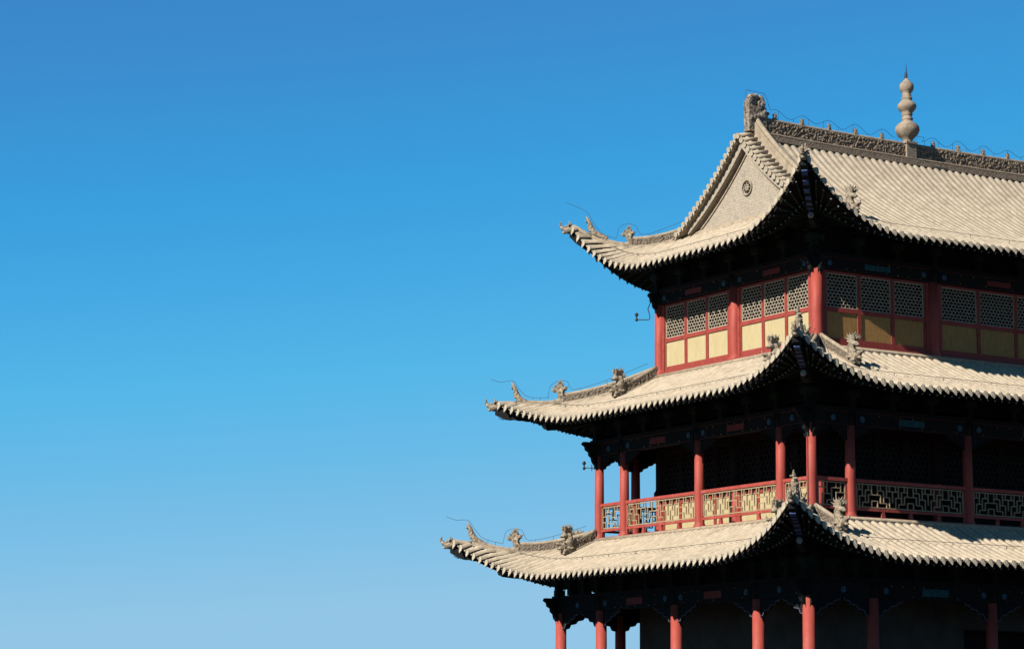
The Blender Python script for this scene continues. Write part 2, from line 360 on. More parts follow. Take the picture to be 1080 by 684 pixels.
# ---- painted beams with plaques, rosettes and carved braces
def brace_profile(s, u, z, ln, h):
    pts = [(0,0),(ln,0),(ln*.97,-h*.16),(ln*.8,-h*.2),(ln*.72,-h*.38),(ln*.52,-h*.42),(ln*.42,-h*.64),(ln*.22,-h*.68),(ln*.14,-h*.95),(0,-h)]
    return [(u+s*a, z+b_) for a, b_ in pts]
def beams(lev, g_, z0, z1, rcol, brace_h, brace_l, plq):
    for sd in range(4):
        bs = bays(sd, g_)
        for i in range(len(bs)-1):
            a, b_ = bs[i]+rcol, bs[i+1]-rcol; wd = b_-a
            if sd in (2, 3) and False: continue
            m = MB(); m.lbox(sd, a, b_, g_-.10, g_+.10, z0, z1)
            m.lbox(sd, a-.02, b_+.02, g_-.105, g_+.112, z1-.02, z1+.012, 1)
            m.lbox(sd, a+.02, b_-.02, g_+.09, g_+.108, z0-.002, z0+.02, 1)
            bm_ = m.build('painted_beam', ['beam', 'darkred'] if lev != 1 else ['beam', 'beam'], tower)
            wide = wd > 1.8
            for u in ((a+.20, b_-.20) if wide else ((a+b_)/2,)):
                r = MB(); r.disc(sd, u, (z0+z1)/2, g_+.09, .078, .025); r.disc(sd, u, (z0+z1)/2, g_+.11, .035, .017)
                r.build('rosette', 'blue', bm_)
            if wide:
                dts = MB(); dts.lbox(sd, a+.28, b_-.28, g_+.098, g_+.103, z0+.035, z1-.03, 1)
                for k in range(9):
                    for zz in (z0+.05, z1-.06):
                        if random.random() < .55: dts.disc(sd, a+.35+(wd-.7)*k/8+random.uniform(-.05,.05), zz, g_+.10, random.uniform(.008,.016), .014, 6)
                dts.build('gold_dot_trim', ['gold', 'beam'], bm_)
                c = (a+b_)/2; pl = MB(); pw = .36 if sd in (0, 2) else .42
                pl.lbox(sd, c-pw, c+pw, g_+.10, g_+.118, z0+.09, z1-.09)
                key = plq if sd in (0, 2) else ('cyan' if i in ((1,) if g_ else (0,)) else 'plaque')
                pl.build('plaque', key, bm_)
            if g_:
                ln = min(brace_l, wd/2-.002)
                for s, u in ((1, a), (-1, b_)):
                    br = MB(); pr_ = brace_profile(s, u, z0-.002, ln, brace_h)
                    br.lprism(sd, pr_, g_-.045, g_+.045)
                    bo = br.build('carved_brace', 'beam', tower)
                    if lev == 1 or True:
                        ed = MB()
                        q = pr_[1:]
                        for j in range(len(q)-1): ed.bar(sd, q[j], q[j+1], g_+.05, .022, .014)
                        ed.build('brace_edge', 'bluew' if lev == 1 else 'beam', bo)
        # upper zone: plate, bracket blocks, purlin, backing board
        L = LV[lev]; ut = SL(sd)+g_
        top = L['zm'] + fprof(L, L['em']-g_) - .30
        m = MB()
        m.lbox(sd, -g_-.2, ut+.2, g_-.15, g_+.15+.002*(sd%2), z1+.012, z1+.10+.002*(sd%2))
        m.build('beam_plate', 'beam', tower)
        if top > z1+.3:
            pts = [P(sd, u, g_, top-.02*(sd%2)) for u in (-g_-.3, ut+.3)]
            m = MB(); m.tube(pts, .11, 10); m.build('eave_purlin', 'raf', tower)
            m = MB(); 
            if lev == 1: m.lbox(sd, .1, SL(sd)-.1, g_-.03, g_, z1+.1, top)
            else: m.lbox(sd, -g_+.1, ut-.1, g_-.03, g_, z1+.1, top)
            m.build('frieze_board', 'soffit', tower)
            us = []
            for i in range(len(bs)-1):
                us.append(bs[i]); n = 3 if bs[i+1]-bs[i] > 1.8 else 1
                if n == 3: us += [bs[i]+(bs[i+1]-bs[i])*k/3 for k in (1, 2)]
            us.append(bs[-1])
            hh = top - z1 - .12
            for j, u in enumerate(us):
                if sd%2 and j in (0, len(us)-1): continue
                m = MB(); zz = z1+.10
                for k in range(3):
                    wv = .10+.075*k
                    m.lbox(sd, u-wv*.9, u+wv*.9, g_-wv*.8, g_+.10+wv*.75, zz+hh*k/3+.004, zz+hh*k/3+hh*.20, k%2)
                    m.lbox(sd, u-.05, u+.05, g_-.05, g_+.12+wv*.6, zz+hh*k/3+hh*.2, zz+hh*(k+1)/3, (k+1)%2)
                m.build('bracket_set', ['beam', 'raf'], tower)
beams(1, G1, 4.62, 4.98, .14, .42, .78, 'plaque')
beams(2, G2, 8.86, 9.20, .12, .34, .60, 'plaque')
beams(3, 0, 12.98, 13.30, .15, 0, 0, 'plaque')
# projecting carved beam ends at the corners
for lev, g_, z0, z1 in ((1, G1, 4.62, 5.02), (2, G2, 8.86, 9.24), (3, 0, 12.98, 13.3)):
    for sd in range(4):
        for s, u in ((-1, -g_), (1, SL(sd)+g_)):
            m = MB(); k = 1 if lev < 3 else .7
            pts = [(0,z1),(.52*k,z1),(.56*k,z1-.07),(.46*k,z1-.13),(.44*k,z1-.22),(.34*k,z1-.27),(.33*k,z1-.36),(.25*k,z1-.42),(.22*k,z1-.54*k),(.14,z1-.62*k),(.13,z1-.72*k),(0,z1-.72*k)]
            m.lprism(sd, [(u+s*a, b_) for a, b_ in pts], g_-.06-.002*(sd%2), g_+.06+.002*(sd%2))
            m.build('beam_end', 'beam', tower)

# ---- gallery railings
KEY = [(.0,.14,.0,.40),(.10,.0,.10,.26),(.10,.26,.30,.26),(.20,.26,.20,.54),(.0,.40,.20,.40),(.30,.12,.30,.40),(.20,.0,.20,.12),(.20,.12,.40,.12),
       (.30,.40,.50,.40),(.40,.12,.40,.30),(.40,.30,.60,.30),(.50,.30,.50,.54),(.50,.0,.50,.16),(.50,.16,.60,.16),(.10,.40,.10,.54),(.40,.40,.40,.54)]
for sd in range(4):
    bs = bays(sd, G2)
    for i in range(len(bs)-1):
        a, b_ = bs[i]+.115, bs[i+1]-.115
        m = MB()
        m.lbox(sd, a, b_, G2-.045, G2+.045, 7.485, 7.565)
        m.lbox(sd, a, b_, G2-.032, G2+.032, 6.80, 6.865)
        m.lbox(sd, a, b_, G2-.06, G2+.06, 6.582, 6.65)
        m.lbox(sd, a, a+.05, G2-.03, G2+.03, 6.65, 7.485); m.lbox(sd, b_-.05, b_, G2-.03, G2+.03, 6.65, 7.485)
        n = max(1, round((b_-a)/.8))
        for k in range(1, n):
            u = a+(b_-a)*k/n; m.lprism(sd, [(u-.07,6.65),(u+.07,6.65),(u+.035,6.80),(u-.035,6.80)], G2-.03, G2+.03)
        rl = m.build('railing', 'red', tower)
        lt = MB(); x0, x1, z0, z1 = a+.06, b_-.06, 6.88, 7.465
        for q in ((x0,z0+.012,x1,z0+.012),(x0,z1-.012,x1,z1-.012),(x0+.012,z0,x0+.012,z1),(x1-.012,z0,x1-.012,z1)): lt.bar(sd, q[:2], q[2:], G2, .026, .034)
        w_ = x1-x0; nn = max(1, round(w_/.6)); cw = w_/nn; hh = z1-z0
        for k in range(nn):
            for (p0, q0, p1, q1) in KEY:
                mir = k % 2
                ua, ub = (p0/.6*cw, p1/.6*cw)
                if mir: ua, ub = cw-ua, cw-ub
                lt.bar(sd, (x0+k*cw+ua, z0+q0/.54*hh), (x0+k*cw+ub, z0+q1/.54*hh), G2, .024, .028 if p0 == p1 else .025)
        lt.build('railing_lattice', 'goldlat', rl)

# ------------------------------------------------------------------ roofs
TS = .25
def row_path(L, lev, sd, u, o0, o1, seg=.3):
    n = max(1, int(round((o0-o1)/seg)))
    return [o0 + (o1-o0)*k/n for k in range(n+1)]
def make_roof(lev):
    L = LV[lev]; m = MB(); sof = MB(); raf = MB()
    for sd in range(4):
        Lu = SL(sd); tot = Lu + 2*L['ec']; n = int(round(tot/TS)); st = tot/n
        us = [-L['ec'] + st*(k+.5) for k in range(n)]          # barrel rows
        # --- pan surface
        def strip(cols, ns, oi):
            vs = []
            for (u, sag) in cols:
                o0, o1 = eo(L, sd, u), oi(u)
                for k in range(ns+1):
                    o = o0 + (o1-o0)*k/ns
                    vs.append(P(sd, u, o, zs(L, sd, u, o) - sag))
            c = len(cols); m.add(vs, [(i*(ns+1)+k, (i+1)*(ns+1)+k, (i+1)*(ns+1)+k+1, i*(ns+1)+k+1) for i in range(c-1) for k in range(ns)], 0, True)
        allc = []
        for k in range(n):
            c = -L['ec'] + st*k
            allc += [(c, .035), (c+st*.25, .02), (c+st*.5, 0), (c+st*.75, .02)]
        allc.append((Lu+L['ec'], .035))
        if lev == 3 and sd in (1, 3):
            lo = [c for c in allc if c[0] < RX] + [(RX, .02)]
            hi = [(Lu-RX, .02)] + [c for c in allc if c[0] > Lu-RX]
            mid = [(RX, .02)] + [c for c in allc if RX < c[0] < Lu-RX] + [(Lu-RX, .02)]
            strip(lo, 10, lambda u: max(L['otop'] if False else -RX, -min(u, Lu-u)))
            strip(hi, 10, lambda u: max(-RX, -min(u, Lu-u)))
            strip(mid, 22, lambda u: -B)
        else: strip(allc, 12, lambda u: max(L['otop'], -min(u, Lu-u)))
        # --- barrels
        R0 = .080; NB = 7
        def bh(u, o):      # the tile rows lie flatter on the big upper slopes, bolder near the corners
            t = tt(L, sd, u); return (.52 if lev == 3 and sd in (1, 3) else .80) + .55*t
        for u in us:
            o0 = eo(L, sd, u)+.03; o1 = oin(L, lev, sd, u)
            if o0-o1 < .12: continue
            jit = random.uniform(-.006, .006)
            os_ = row_path(L, lev, sd, u, o0, o1, .28)
            vs = []; rings = []
            for k in range(len(os_)):
                if k == 0: rings.append((os_[0], R0))
                elif k < len(os_)-1:
                    rings.append((os_[k]+.008, R0*.90)); rings.append((os_[k]-.004, R0+random.uniform(0, .004)))
                else: rings.append((os_[k], R0*.9))
            for o, r in rings:
                z = zs(L, sd, u, min(o, eo(L, sd, u))) + jit*.5 + .012
                for j in range(NB):
                    a = PI*(j/(NB-1)); vs.append(P(sd, u+jit+r*math.cos(a), o, z-.02+r*bh(u, o)*math.sin(a)))
            k = len(rings)
            m.add(vs, [(i*NB+j, i*NB+j+1, (i+1)*NB+j+1, (i+1)*NB+j) for i in range(k-1) for j in range(NB-1)], 0, True)
            # round tile end
            z = zs(L, sd, u, eo(L, sd, u)) - .005
            hb = R0*bh(u, o0)
            q = [(-.070, -hb*.25), (-.055, -hb*.8), (0, -hb-.004), (.055, -hb*.8), (.070, -hb*.25), (.066, .045), (.035, .085), (0, .125+random.uniform(-.01,.015)), (-.035, .085), (-.066, .045)]
            for_ = lambda dp: [P(sd, u+jit+a, o0-.01+dp+max(w_, 0)*.42, z-w_) for a, w_ in q]
            m.add(for_(0)+for_(.022), [tuple(range(10)), tuple(range(19, 9, -1))]+[(i, (i+1)%10, 10+(i+1)%10, 10+i) for i in range(10)], 1)
        # --- drip tongues between the barrels
        for k in range(n+1):
            u = -L['ec'] + st*k
            if k in (0, n): continue
            o = eo(L, sd, u); z = zs(L, sd, u, o) - .035
            h = .05
            zt = z-.02+random.uniform(-.01,.01)
            t_ = [(u-h, z+.045), (u+h, z+.045), (u+h*.92, z+.02), (u+h*.5, z), (u, zt), (u-h*.5, z), (u-h*.92, z+.02)]
            t0 = .012
            m.lprism(sd, t_, o-.03, o-.012, 2)
        # --- underside board
        oc = L['c'] - .1 if lev != 3 else -.1
        cs = [-L['ec']+.05 + (tot-.1)*k/90 for k in range(91)]; ns = 8; vs = []
        for u in cs:
            s_ = min(u, Lu-u); o0 = eo(L, sd, u)-.05; o1 = min(max(oc, -s_), o0-.001)
            for k in range(ns+1):
                o = o0+(o1-o0)*k/ns; vs.append(P(sd, u, o, zs(L, sd, u, o)-.13))
        sof.add(vs, [(i*(ns+1)+k, (i+1)*(ns+1)+k, (i+1)*(ns+1)+k+1, i*(ns+1)+k+1) for i in range(90) for k in range(ns)], 0)
        vs = []
        for u in cs:
            o0 = eo(L, sd, u)-.045; z = zs(L, sd, u, o0)
            vs += [P(sd, u, o0, z-.04), P(sd, u, o0, z-.15)]
        sof.add(vs, [(2*i, 2*i+1, 2*i+3, 2*i+2) for i in range(90)], 1)
        # --- rafters (two layers), fanned at the corners
        nr = int(round(tot/.235))
        for k in range(1, nr):
            u = -L['ec'] + tot*k/nr; s_ = min(u, Lu-u)
            sg = 1 if u < Lu/2 else -1; edge = -L['c'] if sg > 0 else Lu+L['c']
            if (u - edge)*sg >= 0: ui = u
            else:
                fr = (edge-u)*sg/(L['ec']-L['c']); ui = edge + sg*.02 - sg*.0*fr
            o0 = eo(L, sd, u)-.10; o1 = L['c']
            def pt(f, dz):
                uu = u+(ui-u)*f; o = o0+(o1-o0)*f
                s2 = min(uu, Lu-uu); o = max(o, -s2) if s2 < 0 else o
                return Vector(P(sd, uu, o, zs(L, sd, uu, o)+dz))
            if o0-o1 < .1: continue
            raf.tube([pt(f, -.185) for f in (0, .25, .5)], .036, 4, 0, False)
            e = pt(0, -.185); e2 = pt(.25, -.185); d = (e-e2).normalized()
            raf.tube([e+d*.001, e+d*.006], .024, 6, 1, False)
            raf.tube([pt(f, -.25) for f in (.36, .6, .8, 1)], .042, 6, 0, False)
            e = pt(.36, -.25); e2 = pt(.6, -.25); d = (e-e2).normalized()
            raf.tube([e+d*.001, e+d*.006], .026, 6, 1, False)
    r = m.build('roof', ['tile', 'tile_end', 'tile_cap'], tower, recalc=False)
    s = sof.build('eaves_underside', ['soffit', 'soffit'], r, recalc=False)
    rr = raf.build('rafter_rows', ['raf', 'dot'], r)
    return r
roofs = {lev: make_roof(lev) for lev in (1, 2, 3)}
roofs[1]['label'] = 'lowest sweeping tiled roof skirt'; roofs[2]['label'] = 'middle sweeping tiled roof skirt'; roofs[3]['label'] = 'top hip and gable tiled roof'

CORN = [(-1,-1,0,0),(1,-1,LX,0),(-1,1,0,LY),(1,1,LX,LY)]
def hip_pt(L, ci, e, dz=0):                    # e = diagonal offset outward from the body corner
    sx, sy, cx, cy = CORN[ci]
    sd_, uu_ = ((0, -e), (1, LX+e), (0, LY+e), (2, LY+e))[ci]
    return Vector((cx+sx*e, cy+sy*e, zs(L, sd_, uu_, e)+dz))
def band(m, path, w, h, rough=0., sub=5, mi=0, cap=.0, capm=0, fine=.035, base=.03):
    """ridge wall swept along a path: roughened sides, rolled cap"""
    pts = [Vector(p) for p in path]
    # resample
    dense = [pts[0]]
    for a, b_ in zip(pts, pts[1:]):
        n = max(1, int((b_-a).length/fine))
        dense += [a+(b_-a)*k/n for k in range(1, n+1)]
    k = len(dense); hv = h if callable(h) else (lambda f: h)
    vs = []; cols_ = 2*(sub+1)
    for i, p in enumerate(dense):
        t = dense[min(i+1,k-1)]-dense[max(i-1,0)]; t.z = 0; t.normalize(); sd = Vector((-t.y, t.x, 0)); H = hv(i/(k-1))
        for s in (-1, 1):
            for j in range(sub+1):
                f = j/sub; rr = 0
                if rough and 0 < j < sub:
                    q = p*9+Vector((s*3, 0, f*H*9)); rr = rough*(noise.noise(q*2.2)+.6*noise.noise(q*5))
                vs.append(p + sd*s*(w/2+rr) + Vector((0,0,-base+f*(H+base))))
    fs = []; mis = []
    for i in range(k-1):
        a, b_ = i*cols_, (i+1)*cols_
        for s in (0, sub+1):
            for j in range(sub): fs.append((a+s+j, a+s+j+1, b_+s+j+1, b_+s+j))
        fs.append((a+sub, a+2*sub+1, b_+2*sub+1, b_+sub)); fs.append((a, a+sub+1, b_+sub+1, b_))
    for i in (0, (k-1)*cols_): fs.append(tuple([i+j for j in range(sub+1)]+[i+sub+1+j for j in range(sub,-1,-1)]))
    m.add(vs, fs, mi)
    if cap:
        tp = [p+Vector((0,0,hv(i/(k-1))+cap*.5)) for i, p in enumerate(dense)][::3]
        if len(tp) > 1: m.tube(tp, cap, 8, capm)

# ------------------------------------------------------------------ carved creatures
def sculpt(name, parts_fn, vox, matn):
    m = MB(); parts_fn(m)
    me = bpy.data.meshes.new(name); me.from_pydata(m.v, [], m.f)
    bm = bmesh.new(); bm.from_mesh(me); bmesh.ops.remove_doubles(bm, verts=bm.verts, dist=1e-5); bmesh.ops.recalc_face_normals(bm, faces=bm.faces); bm.to_mesh(me); bm.free()
    o = bpy.data.objects.new(name, me); col.objects.link(o)
    rm = o.modifiers.new('r', 'REMESH'); rm.mode = 'VOXEL'; rm.voxel_size = vox; rm.use_smooth_shade = True
    dg = bpy.context.evaluated_depsgraph_get(); me2 = bpy.data.meshes.new_from_object(o.evaluated_get(dg))
    bpy.data.objects.remove(o)
    for v in me2.vertices:
        p = Vector(v.co); v.co = p + Vector((noise.noise(p*22), noise.noise(p*22+Vector((7,0,0))), noise.noise(p*22+Vector((0,9,0)))))*.008
    me2.materials.clear(); me2.materials.append(M[matn]); me2.name = name
    return me2
def cone(m, a, b_, r0, r1=.004): m.tube([a, b_], [r0, r1], 7)
def beastA(m):   # x forward: neck, round maned head
    m.box(-.12, .12, -.08, .08, -.06, .07)
    m.tube([(-.02,0,.0),(-.03,0,.10),(.0,0,.19),(.03,0,.27)], [.075,.06,.055,.06], 8)
    m.ell((.05,0,.31), (.085,.07,.075)); m.ell((.13,0,.29), (.06,.045,.035)); m.ell((.12,0,.245), (.045,.035,.018))
    m.tube([(.16,0,.30),(.19,0,.34)], [.025,.012], 6)
    for s in (-1, 1): m.ell((.09,s*.05,.345), (.022,.02,.022))
    for k in range(11):
        a = math.radians(-75+k*22+random.uniform(-9,9)); r = random.uniform(.05,.16)
        d = Vector((-.35*0 - math.sin(a)*.9, 0, math.cos(a)*.9))
        for s in (-1, 0, 1):
            dd = (d+Vector((-.1, s*.5, 0))).normalized(); c = Vector((.0, s*.02, .31))
            if dd.x > .75: continue
            p1 = c+dd*(.07+r*.6); p2 = c+dd*(.07+r)+Vector((0,0,.02)); m.tube([c+dd*.03, p1, p2], [.03,.018,.005], 6)
def beastB(m):   # larger dragon head with plume
    m.box(-.16, .13, -.09, .09, -.08, .10)
    m.ell((.08,0,.10), (.15,.10,.09)); m.ell((-.04,0,.16), (.13,.10,.12))
    m.ell((.22,0,.14), (.09,.06,.035), Matrix.Rotation(-.35,3,'Y')); m.ell((.20,0,.05), (.08,.05,.028), Matrix.Rotation(.2,3,'Y'))
    m.tube([(.27,0,.17),(.31,0,.21),(.30,0,.25)], [.03,.02,.008], 6)
    for s in (-1, 1):
        m.ell((.12,s*.07,.19), (.03,.025,.03)); m.tube([(.0,s*.05,.22),(-.08,s*.08,.32),(-.03,s*.09,.40)], [.028,.02,.006], 6)
        m.ell((.10,s*.10,.0), (.05,.03,.03))
        m.tube([(.02,s*.09,.08),(-.06,s*.13,.06),(-.10,s*.12,.13)], [.03,.02,.006], 6)
    m.tube([(-.05,0,.2),(-.06,0,.34),(-.02,0,.42)], [.11,.09,.07], 8); m.ell((.06,0,.36), (.09,.07,.06)); m.ell((.14,0,.33), (.06,.045,.03))
    m.ell((-.02,0,.42), (.06,.055,.06))
    for k in range(14):
        a = math.radians(-95+k*13+random.uniform(-8,8)); r = random.uniform(.05,.19)
        for s in (-.45, 0, .45):
            dd = Vector((math.sin(a), s, math.cos(a))).normalized(); c = Vector((-.02,0,.41))
            q = c+dd*(.05+r*.7)+Vector((0,0,.01)); m.tube([c, q, c+dd*(.06+r)+Vector((random.uniform(-.02,.02),0,.03))], [.026,.016,.004], 6)
def corner_head(m):
    m.ell((0,0,0), (.13,.08,.08)); m.ell((.11,0,.03), (.08,.055,.045), Matrix.Rotation(-.5,3,'Y')); m.ell((.09,0,-.05), (.06,.04,.025))
    m.tube([(.15,0,.06),(.19,0,.12),(.17,0,.19)], [.04,.03,.01], 6)
    for s in (-1, 1):
        m.ell((.05,s*.06,.07), (.03,.025,.03)); m.tube([(0,s*.05,.07),(-.04,s*.07,.15),(.0,s*.07,.2)], [.025,.018,.006], 6)
def chiwen(m):
    m.box(-.26, .24, -.10, .10, -.35, .25)
    m.ell((.16,0,.05), (.17,.13,.15)); m.ell((.30,0,.12), (.09,.08,.05), Matrix.Rotation(-.4,3,'Y')); m.ell((.28,0,-.06), (.08,.07,.04))
    for s in (-1, 1):
        m.ell((.18,s*.11,.14), (.045,.03,.045)); m.tube([(.08,s*.09,.2),(.0,s*.12,.33),(.08,s*.12,.42)], [.04,.028,.01], 6)
        for k in range(4): m.ell((-.18+.09*k, s*.10, -.05+.03*k), (.05,.03,.06))
    m.tube([(-.18,0,.1),(-.22,0,.32),(-.14,0,.46),(.0,0,.50),(.09,0,.43),(.05,0,.34)], [.11,.10,.085,.07,.05,.03], 9)
    m.tube([(.12,0,.2),(.20,0,.34),(.17,0,.47),(.10,0,.53)], [.09,.08,.06,.03], 8); m.ell((.0,0,.36), (.16,.05,.15))
    for k in range(6):
        a = math.radians(-60+28*k); d = Vector((math.sin(a),0,math.cos(a)))
        m.tube([Vector((-.06,0,.36))+d*.10, Vector((-.06,0,.36))+d*.21], [.03,.008], 6)
def clump(m):
    m.box(-.05,.05,-.035,.035,-.04,.03); m.ell((0,0,.06), (.05,.04,.05)); m.tube([(-.03,0,.06),(-.07,0,.12)], [.025,.006], 6); m.tube([(.03,0,.07),(.06,0,.13)], [.025,.006], 6); m.tube([(0,0,.08),(.0,0,.15)], [.025,.006], 6)
def spur(m):
    m.tube([(-.42,0,-.02),(-.2,0,.08),(-.05,0,.15),(.03,0,.27),(.07,0,.42),(.12,0,.54),(.17,0,.64)], [.06,.085,.105,.09,.07,.045,.012], 8)
    for k in range(9):
        z = .12+.05*k; x = -.06+.022*k; m.ell((x+random.uniform(-.06,.07), random.choice((-1,1))*.05, z), (.05-.003*k, .04, .045-.003*k))
    for k in range(4): m.tube([(.02+.02*k,0,.2+.09*k),(.12+.02*k,0,.25+.09*k)], [.03,.006], 6)
    m.ell((-.1,0,.12), (.13,.10,.07))
meS = sculpt('ridge_spur', spur, .011, 'beast')
meA = [sculpt('ridge_beast', beastA, .012, 'beast') for _ in range(2)]
meB = [sculpt('dragon_head', beastB, .012, 'beast') for k in range(3)]
meH = sculpt('corner_beast', corner_head, .011, 'beast'); meC = sculpt('ridge_end_dragon', chiwen, .014, 'beast_dark'); meK = sculpt('ridge_bud', clump, .010, 'beast')
def put(me, name, loc, ang, par, sc=1.0):
    o = bpy.data.objects.new(name, me); col.objects.link(o); o.location = loc; o.rotation_euler = (0, 0, ang); o.scale = (sc,)*3; parent(o, par); return o

WR = .0055
def stand_wire(m, pts, posts=True, r=WR):
    m.tube(pts, r, 5)
for lev in (1, 2, 3):
    L = LV[lev]; R = roofs[lev]; inner = {1: 1.36, 2: .14, 3: -.55}[lev]
    fa = {1: .46, 2: .41, 3: .50}[lev]
    wires = MB()
    for ci in range(4):
        sx, sy, cx, cy = CORN[ci]; ang = math.atan2(sy, sx)
        ec = L['ec']; eA = ec - (ec-inner)*fa; eS = ec-.42
        # low smooth ridge and the taller carved ridge
        m = MB(); band(m, [hip_pt(L, ci, eS+.0 + (eA-eS)*k/10) for k in range(11)], .15, .10, .006, 3, 0, .045)
        m.build('hip_ridge', 'ridge', R)
        m = MB(); band(m, [hip_pt(L, ci, eA + (inner-eA)*k/12) for k in range(13)], .15, .27, .028, 7, 0, 0)
        q = [hip_pt(L, ci, eA + (inner-eA)*k/12, .27+.02) for k in range(13)]; m.tube(q, .055, 8, 1)
        q = [hip_pt(L, ci, eA + (inner-eA)*k/12, .03) for k in range(13)]; m.tube(q, .10, 8, 1)
        m.build('carved_hip_ridge', ['carved', 'ridge'], R)
        # tile roll to the tip
        m = MB(); m.tube([hip_pt(L, ci, ec+.03-(ec-eS)*k/4, .03) for k in range(5)], [.055,.06,.065,.07,.07], 8)
        m.build('hip_end_tile', 'ridge', R)
        # upturned spur
        out = Vector((sx, sy, 0)).normalized(); sdv = Vector((-out.y, out.x, 0))
        put(meS, 'ridge_spur', hip_pt(L, ci, eS), ang, R, 1.0 if ci else 1.15)
        # corner beam with blue bands and beast head
        m = MB(); st_ = MB(); steps = [L['c']-.1 + (ec+.02-L['c']+.1)*k/12 for k in range(13)]
        vs = []
        for i, e in enumerate(steps):
            c = hip_pt(L, ci, e)
            for (p_, q_) in ((-1,-.16),(1,-.16),(1,-.42 if i < 12 else -.30),(-1,-.42 if i < 12 else -.30)): vs.append(c+sdv*.085*p_+Vector((0,0,q_)))
        m.add(vs, [(i*4+j, i*4+(j+1)%4, (i+1)*4+(j+1)%4, (i+1)*4+j) for i in range(12) for j in range(4)]+[(0,1,2,3),(48,49,50,51)])
        m.build('corner_beam', 'beam', R)
        for k in range(7):
            e = ec-.05-.17*k; c = hip_pt(L, ci, e); c2 = hip_pt(L, ci, e-.08)
            z_ = -.423 if k else -.39
            st_.hexa([c+sdv*.07+Vector((0,0,z_-.008)), c-sdv*.07+Vector((0,0,z_-.008)), c2-sdv*.07+Vector((0,0,-.431)), c2+sdv*.07+Vector((0,0,-.431)),
                      c+sdv*.07+Vector((0,0,z_+.02)), c-sdv*.07+Vector((0,0,z_+.02)), c2-sdv*.07+Vector((0,0,-.41)), c2+sdv*.07+Vector((0,0,-.41))])
        st_.build('beam_stripes', 'stripe', R)
        put(meH, 'corner_beast', hip_pt(L, ci, ec+.05, -.07), ang, R, 1.3)
        m = MB(); vs = []; st2 = [L['c']-.1 + (ec-1.0-L['c']+.1)*k/6 for k in range(7)]
        for e in st2:
            c = hip_pt(L, ci, e)
            for (p_, q_) in ((-1,-.43),(1,-.43),(1,-.66),(-1,-.66)): vs.append(c+sdv*.075*p_+Vector((0,0,q_)))
        m.add(vs, [(i*4+j, i*4+(j+1)%4, (i+1)*4+(j+1)%4, (i+1)*4+j) for i in range(6) for j in range(4)]+[(0,1,2,3),(24,25,26,27)])
        m.build('lower_corner_beam', 'beam', R)
        m = MB(); bp = hip_pt(L, ci, ec-.99, -.55); m.ell(bp+out*.03, (.075,.075,.085)); m.build('beam_boss', 'dot', R)
        put(meA[ci%2], 'ridge_beast', hip_pt(L, ci, eA+.02, .10), ang, R, 1.18 if lev < 3 else 1.05)
        # lightning wire along the hip, arching over the beasts
        def wp(e, h): return hip_pt(L, ci, e, h)
        pth = [wp(ec+.12, .75), wp(ec-.08, .62), wp(eS+.1, .66), wp(eS-.05, .42), wp(eS-.22, .26), wp(eS-.6 if eS-.6 > eA+.25 else eA+.3, .25), wp(eA+.25, .27), wp(eA+.2, .55), wp(eA+.08, .68), wp(eA-.12, .66), wp(eA-.22, .42), wp(eA-.4, .40), wp((eA+inner)/2, .44), wp(inner+.1, .5)]
        # smooth
        sm = []
        for i in range(len(pth)-1):
            p0, p1, p2, p3 = pth[max(i-1,0)], pth[i], pth[i+1], pth[min(i+2,len(pth)-1)]
            for k in range(5):
                t = k/5; sm.append(.5*((2*p1)+(p2-p0)*t+(2*p0-5*p1+4*p2-p3)*t*t+(3*p1-p0-3*p2+p3)*t**3))
        sm.append(pth[-1]); wires.tube(sm, WR, 5)
        for e, h in ((eS-.3, .25), (eA+.4, .26), (eA-.4, .40), ((eA+inner)/2, .44)): wires.tube([wp(e, .1), wp(e, h)], WR, 5)
    # thin cable laid over the slopes
    for sd in range(4):
        n = 60; dd = {1: .95, 2: .85, 3: .62}[lev]
        pts = [Vector(P(sd, u, eo(L,sd,u)-dd, zs(L, sd, u, eo(L,sd,u)-dd)+.10)) for u in [-L['ec']+dd+.5+(SL(sd)+2*L['ec']-2*dd-1)*k/n for k in range(n+1)]]
        wires.tube(pts, .0065, 5)
        for p in pts[4::6]: wires.tube([p, p-Vector((0,0,.11))], .0065, 5)
    wires.build('lightning_wire', 'wire', R)
    # short ridges running out from the corner posts, each ending in a dragon head
    if lev < 3:
        cc, ln = (G2+.13, 1.0) if lev == 1 else (.14, 1.35)
        ob = {1: G2, 2: 0.}[lev]
        for sd in range(4):
            for s, u in ((0, -ob), (1, SL(sd)+ob)):
                o0, o1 = cc, ob+ln
                pts = [P(sd, u, o0+(o1-o0)*k/8, zs(L, sd, u, o0+(o1-o0)*k/8)) for k in range(9)]
                m = MB(); band(m, pts, .15, lambda f: .30-.05*f, .025, 6, 0, 0)
                m.tube([Vector(p)+Vector((0,0,.315-.05*k/8)) for k, p in enumerate(pts)], .055, 8, 1); m.tube([Vector(p)+Vector((0,0,.03)) for p in pts], .10, 8, 1)
                m.build('short_ridge', ['carved', 'ridge'], R)
                oa = Vector(P(sd, 0, 1, 0)) - Vector(P(sd, 0, 0, 0))
                k = 2 if (sd == 0) else 0
                put(meB[k], 'dragon_head', Vector(P(sd, u, o1+.05, zs(L, sd, u, o1)+.10)), math.atan2(oa.y, oa.x), R, 1.15)
        # flashing ridge where the roof meets the storey above
        m = MB()
        for sd in range(4):
            o = L['otop']+.02+.003*(sd%2); zt = zs(L, sd, 3, o)
            m.lbox(sd, -o+.1, SL(sd)+o-.1, o-.1, o+.09, zt-.1, zt+.04)
            m.tube([P(sd, -o+.1, o+.05, zt+.04), P(sd, SL(sd)+o-.1, o+.05, zt+.04)], .05, 8)
        m.build('wall_flashing', 'ridge', R)

